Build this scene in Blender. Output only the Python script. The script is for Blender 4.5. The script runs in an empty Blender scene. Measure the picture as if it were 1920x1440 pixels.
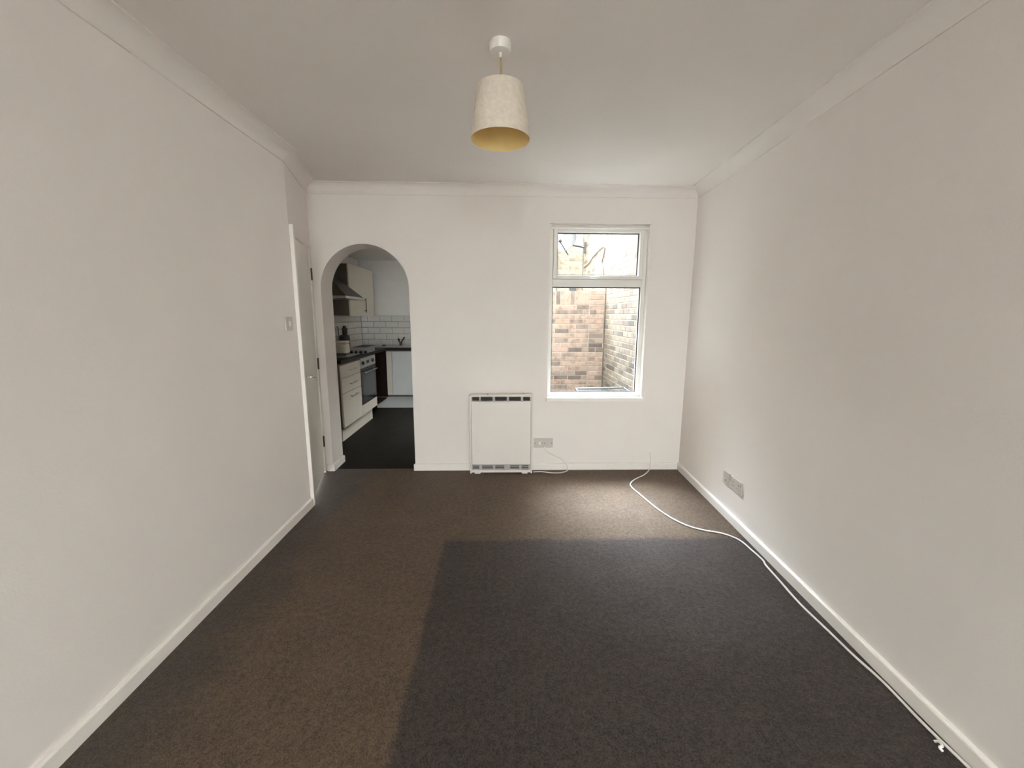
import bpy, bmesh, math, random
from mathutils import Vector, Matrix
random.seed(7)

# ------------------------------------------------------------------ camera, world, exposure
SC = bpy.context.scene
COL = SC.collection
F_PX, PITCH, ROLL, YAW = 767.13, 0.16547, 0.00453, 0.02584
CAM = Vector((-0.0909, -3.5158, 1.3699))
cam_d = bpy.data.cameras.new('camera')
cam_d.sensor_fit = 'HORIZONTAL'
cam_d.sensor_width = 36.0
cam_d.lens = F_PX / 1920.0 * 36.0
cam_d.clip_start = 0.01
cam_o = bpy.data.objects.new('camera', cam_d)
COL.objects.link(cam_o)
fw = Vector((math.sin(YAW) * math.cos(PITCH), math.cos(YAW) * math.cos(PITCH), -math.sin(PITCH)))
rt0 = Vector((math.cos(YAW), -math.sin(YAW), 0))
up0 = rt0.cross(fw)
rt = rt0 * math.cos(ROLL) + up0 * math.sin(ROLL)
up = up0 * math.cos(ROLL) - rt0 * math.sin(ROLL)
m = Matrix((rt, up, -fw)).transposed().to_4x4()
m.translation = CAM
cam_o.matrix_world = m
SC.camera = cam_o

world = bpy.data.worlds.new('overcast_sky')
SC.world = world
world.use_nodes = True
wb = world.node_tree.nodes['Background']
# overcast sky: luminance rises from the horizon to the zenith as (1 + 2 sin e) / 3
wnt = world.node_tree
w_tc = wnt.nodes.new('ShaderNodeTexCoord')
w_sp = wnt.nodes.new('ShaderNodeSeparateXYZ')
wnt.links.new(w_tc.outputs['Generated'], w_sp.inputs[0])
w_mx = wnt.nodes.new('ShaderNodeMath'); w_mx.operation = 'MAXIMUM'; w_mx.inputs[1].default_value = 0.0
wnt.links.new(w_sp.outputs[2], w_mx.inputs[0])
w_ma = wnt.nodes.new('ShaderNodeMath'); w_ma.operation = 'MULTIPLY_ADD'
SKY = 34.0
w_ma.inputs[1].default_value = SKY * 2 / 3; w_ma.inputs[2].default_value = SKY / 3
wnt.links.new(w_mx.outputs[0], w_ma.inputs[0])
wnt.links.new(w_ma.outputs[0], wb.inputs['Strength'])
wb.inputs['Color'].default_value = (0.97, 0.985, 1.0, 1)

# hazy sun behind thin cloud, high over the yard
sun_d = bpy.data.lights.new('hazy_sun', 'SUN')
sun_d.energy = 20.0
sun_d.angle = math.radians(30)
sun_d.color = (0.80, 0.94, 1.14)
sun_o = bpy.data.objects.new('hazy_sun', sun_d)
COL.objects.link(sun_o)
sun_o.location = (0.6, 6.0, 9.0)
sun_o.rotation_euler = Vector((0.05, -0.56, -0.83)).to_track_quat('-Z', 'Y').to_euler()

SC.view_settings.view_transform = 'Standard'
SC.view_settings.look = 'None'
SC.view_settings.gamma = 1.0
SC.view_settings.use_curve_mapping = False
SC.view_settings.exposure = 0.82
SC.cycles.max_bounces = 14
SC.cycles.diffuse_bounces = 10
SC.cycles.transparent_max_bounces = 16
SC.cycles.sample_clamp_indirect = 8.0

# ------------------------------------------------------------------ materials
MATS = {}

def _new(name):
    mt = bpy.data.materials.new(name)
    mt.use_nodes = True
    nt = mt.node_tree
    return mt, nt, nt.nodes['Principled BSDF']

def mat(name, col, rough=0.6, metal=0.0, var=0.05, scale=8.0, bump=0.0, bscale=80.0, spec=0.5, sheen=0.0, trans=0.0):
    """plain paint / plastic / metal with faint procedural tone variation and relief"""
    if name in MATS:
        return MATS[name]
    mt, nt, b = _new(name)
    tc = nt.nodes.new('ShaderNodeTexCoord')
    nz = nt.nodes.new('ShaderNodeTexNoise')
    nz.inputs['Scale'].default_value = scale
    nz.inputs['Detail'].default_value = 4
    nt.links.new(tc.outputs['Object'], nz.inputs['Vector'])
    rp = nt.nodes.new('ShaderNodeValToRGB')
    lo = [max(0, c * (1 - var)) for c in col]
    hi = [min(1, c * (1 + var)) for c in col]
    rp.color_ramp.elements[0].position = 0.3
    rp.color_ramp.elements[1].position = 0.7
    rp.color_ramp.elements[0].color = (*lo, 1)
    rp.color_ramp.elements[1].color = (*hi, 1)
    nt.links.new(nz.outputs['Fac'], rp.inputs['Fac'])
    nt.links.new(rp.outputs['Color'], b.inputs['Base Color'])
    b.inputs['Roughness'].default_value = rough
    b.inputs['Metallic'].default_value = metal
    b.inputs['Specular IOR Level'].default_value = spec
    if sheen:
        b.inputs['Sheen Weight'].default_value = sheen
    if bump:
        n2 = nt.nodes.new('ShaderNodeTexNoise')
        n2.inputs['Scale'].default_value = bscale
        n2.inputs['Detail'].default_value = 3
        nt.links.new(tc.outputs['Object'], n2.inputs['Vector'])
        bp = nt.nodes.new('ShaderNodeBump')
        bp.inputs['Strength'].default_value = bump
        bp.inputs['Distance'].default_value = 0.004
        nt.links.new(n2.outputs['Fac'], bp.inputs['Height'])
        nt.links.new(bp.outputs['Normal'], b.inputs['Normal'])
    if trans:
        tl = nt.nodes.new('ShaderNodeBsdfTranslucent')
        nt.links.new(rp.outputs['Color'], tl.inputs['Color'])
        mx = nt.nodes.new('ShaderNodeMixShader')
        mx.inputs['Fac'].default_value = trans
        out = nt.nodes['Material Output']
        nt.links.new(b.outputs['BSDF'], mx.inputs[1])
        nt.links.new(tl.outputs['BSDF'], mx.inputs[2])
        nt.links.new(mx.outputs['Shader'], out.inputs['Surface'])
    MATS[name] = mt
    return mt

def glass_mat(name, tint=(0.96, 0.98, 0.97)):
    mt = bpy.data.materials.new(name)
    mt.use_nodes = True
    nt = mt.node_tree
    nt.nodes.clear()
    out = nt.nodes.new('ShaderNodeOutputMaterial')
    tr = nt.nodes.new('ShaderNodeBsdfTransparent')
    tr.inputs['Color'].default_value = (*tint, 1)
    gl = nt.nodes.new('ShaderNodeBsdfGlossy')
    gl.inputs['Roughness'].default_value = 0.02
    lw = nt.nodes.new('ShaderNodeLayerWeight')
    lw.inputs['Blend'].default_value = 0.5
    pw = nt.nodes.new('ShaderNodeMath'); pw.operation = 'POWER'; pw.inputs[1].default_value = 5.0
    nt.links.new(lw.outputs['Facing'], pw.inputs[0])
    fr = nt.nodes.new('ShaderNodeMath'); fr.operation = 'MULTIPLY_ADD'
    fr.inputs[1].default_value = 0.7; fr.inputs[2].default_value = 0.025
    nt.links.new(pw.outputs[0], fr.inputs[0])
    mx = nt.nodes.new('ShaderNodeMixShader')
    nt.links.new(fr.outputs[0], mx.inputs['Fac'])
    nt.links.new(tr.outputs['BSDF'], mx.inputs[1])
    nt.links.new(gl.outputs['BSDF'], mx.inputs[2])
    nt.links.new(mx.outputs['Shader'], out.inputs['Surface'])
    MATS[name] = mt
    return mt

def brick_mat(name, stops, island=False):
    """each brick its own tone: random per object (or per loose piece), mottled and rough"""
    mt, nt, b = _new(name)
    if island:
        src = nt.nodes.new('ShaderNodeNewGeometry').outputs['Random Per Island']
    else:
        src = nt.nodes.new('ShaderNodeObjectInfo').outputs['Random']
    rp = nt.nodes.new('ShaderNodeValToRGB')
    cr = rp.color_ramp
    while len(cr.elements) < len(stops):
        cr.elements.new(0.5)
    for e, (p, c) in zip(cr.elements, stops):
        e.position = p
        e.color = (*c, 1)
    nt.links.new(src, rp.inputs['Fac'])
    geo = nt.nodes.new('ShaderNodeNewGeometry')
    nz = nt.nodes.new('ShaderNodeTexNoise')
    nz.inputs['Scale'].default_value = 14
    nz.inputs['Detail'].default_value = 5
    nt.links.new(geo.outputs['Position'], nz.inputs['Vector'])
    r2 = nt.nodes.new('ShaderNodeValToRGB')
    r2.color_ramp.elements[0].position = 0.32
    r2.color_ramp.elements[0].color = (0.55, 0.52, 0.5, 1)
    r2.color_ramp.elements[1].position = 0.55
    r2.color_ramp.elements[1].color = (1.12, 1.12, 1.12, 1)
    nt.links.new(nz.outputs['Fac'], r2.inputs['Fac'])
    mx = nt.nodes.new('ShaderNodeMix')
    mx.data_type = 'RGBA'
    mx.blend_type = 'MULTIPLY'
    mx.inputs[0].default_value = 0.8
    nt.links.new(rp.outputs['Color'], mx.inputs[6])
    nt.links.new(r2.outputs['Color'], mx.inputs[7])
    nt.links.new(mx.outputs[2], b.inputs['Base Color'])
    bp = nt.nodes.new('ShaderNodeBump')
    bp.inputs['Strength'].default_value = 0.5
    bp.inputs['Distance'].default_value = 0.004
    nt.links.new(nz.outputs['Fac'], bp.inputs['Height'])
    nt.links.new(bp.outputs['Normal'], b.inputs['Normal'])
    b.inputs['Roughness'].default_value = 0.9
    MATS[name] = mt
    return mt

def carpet_mat():
    """grey-brown cut pile; an unfaded darker rectangle where a rug lay; grubby band along the left skirting"""
    mt, nt, b = _new('carpet')
    L = nt.links.new
    N = nt.nodes.new
    tc = N('ShaderNodeTexCoord')
    sep = N('ShaderNodeSeparateXYZ')
    L(tc.outputs['Object'], sep.inputs[0])
    def math_(op, a, bb=None, c=None, clamp=False):
        n = N('ShaderNodeMath'); n.operation = op; n.use_clamp = clamp
        for i, v in enumerate((a, bb, c)):
            if v is None: continue
            if hasattr(v, 'links'): L(v, n.inputs[i])
            else: n.inputs[i].default_value = v
        return n.outputs[0]
    def noise(scale, detail=4, rough=0.6):
        n = N('ShaderNodeTexNoise')
        n.inputs['Scale'].default_value = scale; n.inputs['Detail'].default_value = detail
        n.inputs['Roughness'].default_value = rough
        L(tc.outputs['Object'], n.inputs['Vector'])
        return n.outputs['Fac']
    def sstep(v, a, bb):
        n = N('ShaderNodeMapRange'); n.interpolation_type = 'SMOOTHSTEP'
        L(v, n.inputs[0]); n.inputs[1].default_value = a; n.inputs[2].default_value = bb
        return n.outputs[0]
    def mix(fac, ca, cb, blend='MIX'):
        n = N('ShaderNodeMix'); n.data_type = 'RGBA'; n.blend_type = blend
        if hasattr(fac, 'links'): L(fac, n.inputs[0])
        else: n.inputs[0].default_value = fac
        for i, c in ((6, ca), (7, cb)):
            if hasattr(c, 'links'): L(c, n.inputs[i])
            else: n.inputs[i].default_value = (*c, 1)
        return n.outputs[2]
    wob = math_('MULTIPLY_ADD', noise(9), 0.05, -0.025)
    x = math_('ADD', sep.outputs[0], wob)
    y = math_('ADD', sep.outputs[1], wob)
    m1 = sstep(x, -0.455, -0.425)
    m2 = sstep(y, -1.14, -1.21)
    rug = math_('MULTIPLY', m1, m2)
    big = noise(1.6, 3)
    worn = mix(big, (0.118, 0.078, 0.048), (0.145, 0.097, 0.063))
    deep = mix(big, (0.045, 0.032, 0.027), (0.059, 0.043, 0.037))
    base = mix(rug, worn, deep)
    # grubby unhoovered band along the left wall
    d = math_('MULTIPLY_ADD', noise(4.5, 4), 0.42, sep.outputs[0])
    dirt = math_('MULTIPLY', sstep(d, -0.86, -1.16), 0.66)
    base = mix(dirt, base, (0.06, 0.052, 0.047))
    f1 = noise(150, 4, 0.8)
    f2 = noise(42, 5, 0.75)
    f3 = noise(7, 4, 0.6)
    g1 = math_('SUBTRACT', sstep(f1, 0.3, 0.7), 0.5)
    g2 = math_('SUBTRACT', sstep(f2, 0.3, 0.7), 0.5)
    g3 = math_('SUBTRACT', sstep(f3, 0.25, 0.75), 0.5)
    g = math_('ADD', math_('MULTIPLY', g1, 1.6), math_('ADD', math_('MULTIPLY', g2, 0.9), math_('MULTIPLY', g3, 0.25)))
    amp = math_('MULTIPLY_ADD', rug, 0.4, 0.75)     # the unworn pile is rougher
    tone = math_('MAXIMUM', math_('MULTIPLY_ADD', g, amp, 1.0), 0.15)
    n = N('ShaderNodeVectorMath'); n.operation = 'SCALE'
    L(base, n.inputs[0]); L(tone, n.inputs[3])
    L(n.outputs[0], b.inputs['Base Color'])
    b.inputs['Roughness'].default_value = 0.5
    b.inputs['Specular IOR Level'].default_value = 0.15
    b.inputs['Sheen Weight'].default_value = 0.08
    b.inputs['Sheen Roughness'].default_value = 0.5
    bp = N('ShaderNodeBump')
    bp.inputs['Strength'].default_value = 1.0
    bp.inputs['Distance'].default_value = 0.010
    L(math_('MULTIPLY_ADD', f2, 0.8, f1), bp.inputs['Height'])
    L(bp.outputs['Normal'], b.inputs['Normal'])
    MATS['carpet'] = mt
    return mt

M_WALL = mat('wall_paint', (0.80, 0.757, 0.722), 0.85, var=0.015, scale=2.5, bump=0.12, bscale=140, spec=0.25)
M_CEIL = mat('ceiling_paint', (0.78, 0.738, 0.695), 0.9, var=0.02, scale=2, bump=0.18, bscale=40, spec=0.2)
M_GLOSS = mat('white_gloss_paint', (0.84, 0.80, 0.755), 0.35, var=0.015, scale=5, spec=0.4)
M_DOOR = mat('door_paint', (0.74, 0.71, 0.655), 0.32, var=0.05, scale=3.5, spec=0.45)
M_UPVC = mat('window_frame_paint', (0.80, 0.78, 0.735), 0.4, var=0.02, scale=6)
M_GASKET = mat('dark_gasket', (0.05, 0.05, 0.05), 0.6)
M_PLASTIC = mat('white_plastic', (0.80, 0.775, 0.73), 0.35, var=0.01)
M_SOCKET = mat('aged_white_plastic', (0.54, 0.51, 0.47), 0.35, var=0.02)
M_HOLE = mat('dark_slot', (0.03, 0.027, 0.025), 0.7)
M_CORDW = mat('white_flex', (0.78, 0.74, 0.69), 0.45, var=0.02)
M_HEATER = mat('heater_enamel', (0.74, 0.70, 0.655), 0.4, var=0.01)
M_HGREY = mat('heater_grille_grey', (0.42, 0.40, 0.38), 0.5, var=0.03)
M_DARK = mat('heater_dark', (0.035, 0.028, 0.026), 0.7)
M_STEEL = mat('brushed_steel', (0.55, 0.54, 0.52), 0.32, metal=1.0, var=0.05, scale=30)
M_HOODM = mat('dark_steel', (0.16, 0.15, 0.135), 0.35, metal=1.0, var=0.05, scale=30)  # darker than the rim steel, for canopy and chimney
M_CHROME = mat('chrome', (0.75, 0.74, 0.72), 0.15, metal=1.0, var=0.02)
M_BLACKM = mat('blackened_metal', (0.035, 0.03, 0.025), 0.5, metal=0.3)
M_SHADE = mat('linen_shade', (0.87, 0.80, 0.70), 0.9, var=0.07, scale=60, bump=0.5, bscale=350, spec=0.1, trans=0.25)
M_LINING = mat('gold_lining', (0.78, 0.60, 0.27), 0.6, var=0.04, scale=12, spec=0.3)
M_CORDG = mat('tan_flex', (0.42, 0.30, 0.17), 0.6)
M_CREAM = mat('cream_cabinet', (0.66, 0.61, 0.53), 0.4, var=0.02)
M_GREYW = mat('grey_white_cabinet', (0.60, 0.60, 0.60), 0.4, var=0.02)
M_CARC = mat('taupe_carcass_gap_shade', (0.14, 0.12, 0.095), 0.55, var=0.04)
M_KWALL = mat('kitchen_wall_paint', (0.72, 0.69, 0.655), 0.85, var=0.02, bump=0.1, bscale=120)
M_GROUT = mat('grout', (0.24, 0.225, 0.205), 0.9, var=0.08, scale=20)
M_TILE = mat('white_glazed_tile', (0.60, 0.58, 0.55), 0.12, var=0.03, scale=4)
M_WORK = mat('black_worktop', (0.010, 0.0095, 0.0085), 0.45, var=0.4, scale=90, spec=0.25)
M_BLACK = mat('black_plastic', (0.012, 0.012, 0.012), 0.3)
M_BGLASS = mat('black_oven_glass', (0.006, 0.006, 0.007), 0.1, spec=0.25)
M_OVWIN = mat('oven_window_glass', (0.035, 0.037, 0.04), 0.15, spec=0.3)
M_MAHOG_VOID = mat('mahogany_void_shade', (0.014, 0.004, 0.003), 0.6, var=0.3, scale=12, spec=0.2)  # red-brown board colour, darkened to carry the corner void's shade
M_VINYL = mat('dark_vinyl_floor', (0.012, 0.010, 0.0085), 0.55, var=0.35, scale=5, bump=0.1, bscale=60, spec=0.06)
M_MORTAR = mat('pale_mortar', (0.235, 0.207, 0.175), 0.95, var=0.12, scale=18, bump=0.4, bscale=120)
M_CONC = mat('yard_concrete', (0.12, 0.115, 0.105), 0.9, var=0.15, scale=6, bump=0.4, bscale=60)
M_RENDER = mat('outside_render', (0.24, 0.22, 0.19), 0.9, var=0.08, scale=5, bump=0.3, bscale=90)
M_DISH = mat('grey_dish_metal', (0.022, 0.024, 0.027), 0.45, var=0.06, scale=10)
M_DISHD = mat('dark_grey_metal', (0.035, 0.037, 0.04), 0.5)
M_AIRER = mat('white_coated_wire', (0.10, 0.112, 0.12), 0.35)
M_PIPE = mat('weathered_pipe', (0.12, 0.122, 0.125), 0.5)
M_CABLE = mat('dark_cable', (0.09, 0.07, 0.06), 0.7)
M_GLASS = glass_mat('window_glass')
M_CARPET = carpet_mat()
RED = [(0.0, (0.229, 0.155, 0.117)), (0.3, (0.248, 0.178, 0.140)), (0.55, (0.211, 0.155, 0.122)), (0.8, (0.140, 0.105, 0.086)), (1.0, (0.079, 0.062, 0.052))]
YEL = [(0.0, (0.150, 0.125, 0.094)), (0.4, (0.134, 0.110, 0.081)), (0.7, (0.122, 0.094, 0.070)), (0.9, (0.080, 0.064, 0.049)), (1.0, (0.050, 0.043, 0.033))]
PAL = [(0.0, (0.222, 0.201, 0.155)), (0.5, (0.204, 0.179, 0.134)), (0.9, (0.179, 0.155, 0.111)), (1.0, (0.155, 0.130, 0.092))]
M_BRED, M_BREDI = brick_mat('red_stock_brick', RED), brick_mat('red_stock_brick_far', RED, True)
M_BYEL, M_BYELI = brick_mat('yellow_stock_brick', YEL), brick_mat('yellow_stock_brick_far', YEL, True)
M_BPAL, M_BPALI = brick_mat('pale_brick', PAL), brick_mat('pale_brick_far', PAL, True)

# ------------------------------------------------------------------ mesh helpers
class MB:
    def __init__(self):
        self.bm = bmesh.new()
    def hexa(self, p):
        v = [self.bm.verts.new(q) for q in p]
        for f in ((0, 3, 2, 1), (4, 5, 6, 7), (0, 1, 5, 4), (1, 2, 6, 5), (2, 3, 7, 6), (3, 0, 4, 7)):
            self.bm.faces.new([v[i] for i in f])
        return self
    def box(self, x0, x1, y0, y1, z0, z1):
        return self.hexa([(x0, y0, z0), (x1, y0, z0), (x1, y1, z0), (x0, y1, z0),
                          (x0, y0, z1), (x1, y0, z1), (x1, y1, z1), (x0, y1, z1)])
    def prism(self, pts, ext):
        """polygon (list of 3D points) extruded by vector ext"""
        e = Vector(ext)
        a = [self.bm.verts.new(q) for q in pts]
        b = [self.bm.verts.new(Vector(q) + e) for q in pts]
        self.bm.faces.new(a)
        self.bm.faces.new(b[::-1])
        n = len(a)
        for i in range(n):
            self.bm.faces.new((a[i], b[i], b[(i + 1) % n], a[(i + 1) % n]))
        return self
    def lathe(self, prof, c=(0, 0, 0), n=32, axis=None, closed=False):
        """prof: list of (r, h) around axis through c"""
        ax = Vector(axis or (0, 0, 1)).normalized()
        t = Vector((1, 0, 0)) if abs(ax.x) < 0.9 else Vector((0, 1, 0))
        u = ax.cross(t).normalized(); w = ax.cross(u)
        c = Vector(c)
        rings = []
        for r, h in prof:
            if r < 1e-6:
                rings.append([self.bm.verts.new(c + ax * h)] * n)
            else:
                rings.append([self.bm.verts.new(c + ax * h + (u * math.cos(2 * math.pi * i / n) + w * math.sin(2 * math.pi * i / n)) * r) for i in range(n)])
        seq = list(zip(rings, rings[1:]))
        if closed: seq.append((rings[-1], rings[0]))
        for a, b in seq:
            for i in range(n):
                j = (i + 1) % n
                q = []
                for v in (a[i], a[j], b[j], b[i]):
                    if v not in q: q.append(v)
                if len(q) > 2:
                    self.bm.faces.new(q)
        return self
    def cyl(self, c, r, h, axis=None, n=20):
        return self.lathe([(0, 0), (r, 0), (r, h), (0, h)], c, n, axis)
    def tube(self, pts, r, n=8, smooth=0):
        P = [Vector(p) for p in pts]
        if smooth:
            Q = []
            for i in range(len(P) - 1):
                p0 = P[max(i - 1, 0)]; p1 = P[i]; p2 = P[i + 1]; p3 = P[min(i + 2, len(P) - 1)]
                for k in range(smooth):
                    t = k / smooth
                    Q.append(0.5 * ((2 * p1) + (p2 - p0) * t + (2 * p0 - 5 * p1 + 4 * p2 - p3) * t * t + (3 * p1 - p0 - 3 * p2 + p3) * t ** 3))
            Q.append(P[-1]); P = Q
        rings = []
        prev = None
        for i, p in enumerate(P):
            d = (P[min(i + 1, len(P) - 1)] - P[max(i - 1, 0)]).normalized()
            if prev is None:
                t = Vector((0, 0, 1)) if abs(d.z) < 0.9 else Vector((1, 0, 0))
                u = d.cross(t).normalized()
            else:
                u = (prev - d * prev.dot(d)).normalized()
            prev = u
            w = d.cross(u)
            rings.append([self.bm.verts.new(p + (u * math.cos(2 * math.pi * k / n) + w * math.sin(2 * math.pi * k / n)) * r) for k in range(n)])
        for a, b in zip(rings, rings[1:]):
            for k in range(n):
                self.bm.faces.new((a[k], a[(k + 1) % n], b[(k + 1) % n], b[k]))
        self.bm.faces.new(rings[0][::-1]); self.bm.faces.new(rings[-1])
        return self
    def sweep(self, rows):
        """rows: list of point rows (profile at each station); closed profile, capped"""
        R = [[self.bm.verts.new(p) for p in row] for row in rows]
        n = len(R[0])
        for a, b in zip(R, R[1:]):
            for k in range(n):
                self.bm.faces.new((a[k], a[(k + 1) % n], b[(k + 1) % n], b[k]))
        self.bm.faces.new(R[0][::-1]); self.bm.faces.new(R[-1])
        return self
    def bevel(self, off, seg=2):
        bmesh.ops.recalc_face_normals(self.bm, faces=self.bm.faces[:])
        ed = [e for e in self.bm.edges if len(e.link_faces) == 2 and e.calc_face_angle(0) > 0.6]
        bmesh.ops.bevel(self.bm, geom=ed, offset=off, segments=seg, affect='EDGES', profile=0.5)
        return self
    def mesh(self, name, material, smooth=False):
        bmesh.ops.recalc_face_normals(self.bm, faces=self.bm.faces[:])
        me = bpy.data.meshes.new(name)
        self.bm.to_mesh(me); self.bm.free()
        me.materials.append(material)
        if smooth:
            me.shade_smooth()
            try: me.set_sharp_from_angle(angle=math.radians(40))
            except Exception: pass
        return me
    def build(self, name, material, parent=None, smooth=False, label=None, cat=None, kind=None, group=None):
        o = bpy.data.objects.new(name, self.mesh(name, material, smooth))
        COL.objects.link(o)
        return tag(o, parent, label, cat, kind, group)

def tag(o, parent=None, label=None, cat=None, kind=None, group=None):
    if parent is not None:
        o.parent = parent
        o.matrix_parent_inverse = parent.matrix_basis.inverted()
    if label: o['label'] = label
    if cat: o['category'] = cat
    if kind: o['kind'] = kind
    if group: o['group'] = group
    return o

def thing(name, loc, label, cat, kind=None, group=None):
    o = bpy.data.objects.new(name, None)
    o.empty_display_size = 0.05
    o.location = loc
    COL.objects.link(o)
    return tag(o, None, label, cat, kind, group)

def inst(me, name, M, parent=None):
    o = bpy.data.objects.new(name, me)
    o.matrix_world = M
    COL.objects.link(o)
    if parent is not None:
        o.parent = parent
        o.matrix_parent_inverse = parent.matrix_basis.inverted()
    return o

# ------------------------------------------------------------------ room plan
H = 2.40
REAR = -7.0
LWX = lambda y: -1.4738 - 0.00484 * y
RWX = lambda y: 1.5197 + 0.05721 * y
A = Vector((LWX(-0.70), -0.70)); B = Vector((-1.652, 0.0))
PLAN = [Vector((LWX(REAR), REAR)), A, B, Vector((1.5197, 0.0)), Vector((RWX(REAR), REAR))]  # open loop, room is on the right

def inner(i, d):
    """plan corner i moved d into the room (mitred)"""
    n = len(PLAN)
    p = PLAN[i]
    d1 = (p - PLAN[(i - 1) % n]).normalized(); d2 = (PLAN[(i + 1) % n] - p).normalized()
    n1 = Vector((d1.y, -d1.x)); n2 = Vector((d2.y, -d2.x))
    k = 1 + n1.dot(n2)
    return p + (n1 + n2) * (d / k)

def along(i, t, d):
    """point t metres along segment i, d into the room"""
    a = PLAN[i]; u = (PLAN[(i + 1) % len(PLAN)] - a).normalized()
    return a + u * t + Vector((u.y, -u.x)) * d

# floor, ceiling
MB().prism([(x, y, -0.02) for x, y in [(LWX(REAR) - .1, REAR - .1), (-1.70, REAR), (-1.70, 0.035), (1.62, 0.035), (1.55, REAR - .1)]], (0, 0, 0.02)).build(
    'floor', M_CARPET, label='grey-brown carpet with a darker rectangle where a rug lay', cat='carpet', kind='structure')
MB().box(-1.8, 1.7, REAR - .2, 0.0, H, H + .12).build('ceiling', M_CEIL, label='off-white painted living room ceiling', cat='ceiling', kind='structure')

# walls
MB().prism([(*p, -0.02) for p in [(LWX(REAR), REAR), A, A + Vector((-.1, 0.02)), (-1.75, -.66), (-1.75, REAR)]], (0, 0, H + .02)).build(
    'wall_left', M_WALL, label='plain off-white wall with the light switch', cat='wall', kind='structure')
MB().prism([(*p, -0.02) for p in [(1.5197, 0), (RWX(REAR), REAR), (1.75, REAR), (1.75, 0)]], (0, 0, H + .02)).build(
    'wall_right', M_WALL, label='plain off-white wall with sockets above the skirting', cat='wall', kind='structure')

# back wall with arch and window opening (front face y=0, 0.23 thick)
AX0, AX1, AZ = -1.590, -0.862, 1.580
ACX, AR = (AX0 + AX1) / 2, (AX1 - AX0) / 2
WX0, WX1, WZ0, WZ1 = 0.309, 1.142, 0.66, 2.118
TH = 0.23
bw = MB()
bw.box(-2.6, AX0, 0, TH, -0.02, AZ)
top = [(-2.6, 0, H), (-2.6, 0, AZ)]
for i in range(49):
    a = math.pi - math.pi * i / 48
    top.append((ACX + AR * math.cos(a), 0, AZ + AR * math.sin(a)))
top += [(WX0, 0, AZ), (WX0, 0, H)]
bw.prism(top, (0, TH, 0))
bw.box(AX1, WX0, 0, TH, -0.02, AZ)
bw.box(WX0, WX1, 0, TH, -0.02, WZ0)
bw.box(WX0, WX1, 0, TH, WZ1, H)
bw.box(WX1, 1.75, 0, TH, -0.02, H)
bw.build('wall_back', M_WALL, label='off-white end wall with an arched opening and a window', cat='wall', kind='structure')
MB().box(-1.8, 1.75, 0.0, TH, H, 5.2).build('wall_upper_shade', M_RENDER, label='unseen upper storey wall above the window, added to shade the yard', cat='wall', kind='structure')  # out of view, put up above the ceiling to shade the yard

# rear wall (behind the camera) with its own window
RX0, RX1, RZ0, RZ1 = -0.70, 1.08, 0.35, 2.32
rwm = MB()
rwm.box(-1.75, RX0, REAR - .23, REAR, -.02, H); rwm.box(RX1, 1.75, REAR - .23, REAR, -.02, H)
rwm.box(RX0, RX1, REAR - .23, REAR, -.02, RZ0); rwm.box(RX0, RX1, REAR - .23, REAR, RZ1, H)
rwm.build('wall_rear', M_WALL, label='off-white wall behind the viewpoint with a wide window', cat='wall', kind='structure')
w2 = thing('window_2', (0.0, REAR, RZ0), 'wide white window behind the viewpoint', 'window', 'structure')
fr = MB()
yw0, yw1 = REAR - .14, REAR - .08
fr.box(RX0, RX0 + .06, yw0, yw1, RZ0, RZ1); fr.box(RX1 - .06, RX1, yw0, yw1, RZ0, RZ1)
fr.box(RX0 + .06, RX1 - .06, yw0, yw1, RZ0, RZ0 + .06); fr.box(RX0 + .06, RX1 - .06, yw0, yw1, RZ1 - .06, RZ1)
fr.box(-.03, .03, yw0, yw1, RZ0 + .06, RZ1 - .06)
fr.build('window_frame', M_UPVC, w2)
for a, b in ((RX0 + .06, -.03), (.03, RX1 - .06)):
    MB().box(a, b, yw0 + .025, yw0 + .031, RZ0 + .06, RZ1 - .06).build('pane', M_GLASS, w2)
MB().box(RX0 - .03, RX1 + .03, REAR - .08, REAR + .05, RZ0 - .025, RZ0).build('window_sill', M_GLOSS, w2)

# angled wall with the cupboard door; s runs from A to B
U = (B - A).normalized(); NRM = Vector((U.y, -U.x)); SL = (B - A).length
def sp(s, d, z):
    q = A + U * s + NRM * d
    return (q.x, q.y, z)
def sbox(mb, s0, s1, d0, d1, z0, z1):
    return mb.hexa([sp(s0, d1, z0), sp(s1, d1, z0), sp(s1, d0, z0), sp(s0, d0, z0), sp(s0, d1, z1), sp(s1, d1, z1), sp(s1, d0, z1), sp(s0, d0, z1)])
DS0, DS1, DZ = 0.045, 0.672, 1.895
wa = MB()
sbox(wa, -0.0, DS0, -.12, 0, -.02, H); sbox(wa, DS1 + .03, SL + .02, -.12, 0, -.02, H); sbox(wa, DS0, DS1 + .03, -.12, 0, DZ + .012, H)
wa.build('wall_angled', M_WALL, label='short angled off-white wall around the cupboard door', cat='wall', kind='structure')
d1 = thing('door_1', sp(0.36, -.02, 0.0), 'plain flush white cupboard door with lever handle in the angled wall', 'door', 'structure')
sbox(MB(), DS0 + .003, DS1 - .003, -.045, -.008, .012, DZ - .002).bevel(.002, 1).build('door_leaf', M_DOOR, d1)
jm = MB(); sbox(jm, 0.004, DS0 - .001, 0.0, .024, 0.0, 1.952)
jm.bevel(.002, 1).build('door_lining', M_GLOSS, d1, label='bright white painted lining post')
jm = MB(); sbox(jm, DS1, DS1 + .029, -.05, .004, 0.0, DZ + .011)
jm.bevel(.002, 1).build('door_lining', M_DOOR, d1)
jm = MB(); sbox(jm, DS0, DS1, -.05, .003, DZ + .001, DZ + .011)
jm.build('door_lining', M_DOOR, d1)
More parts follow.
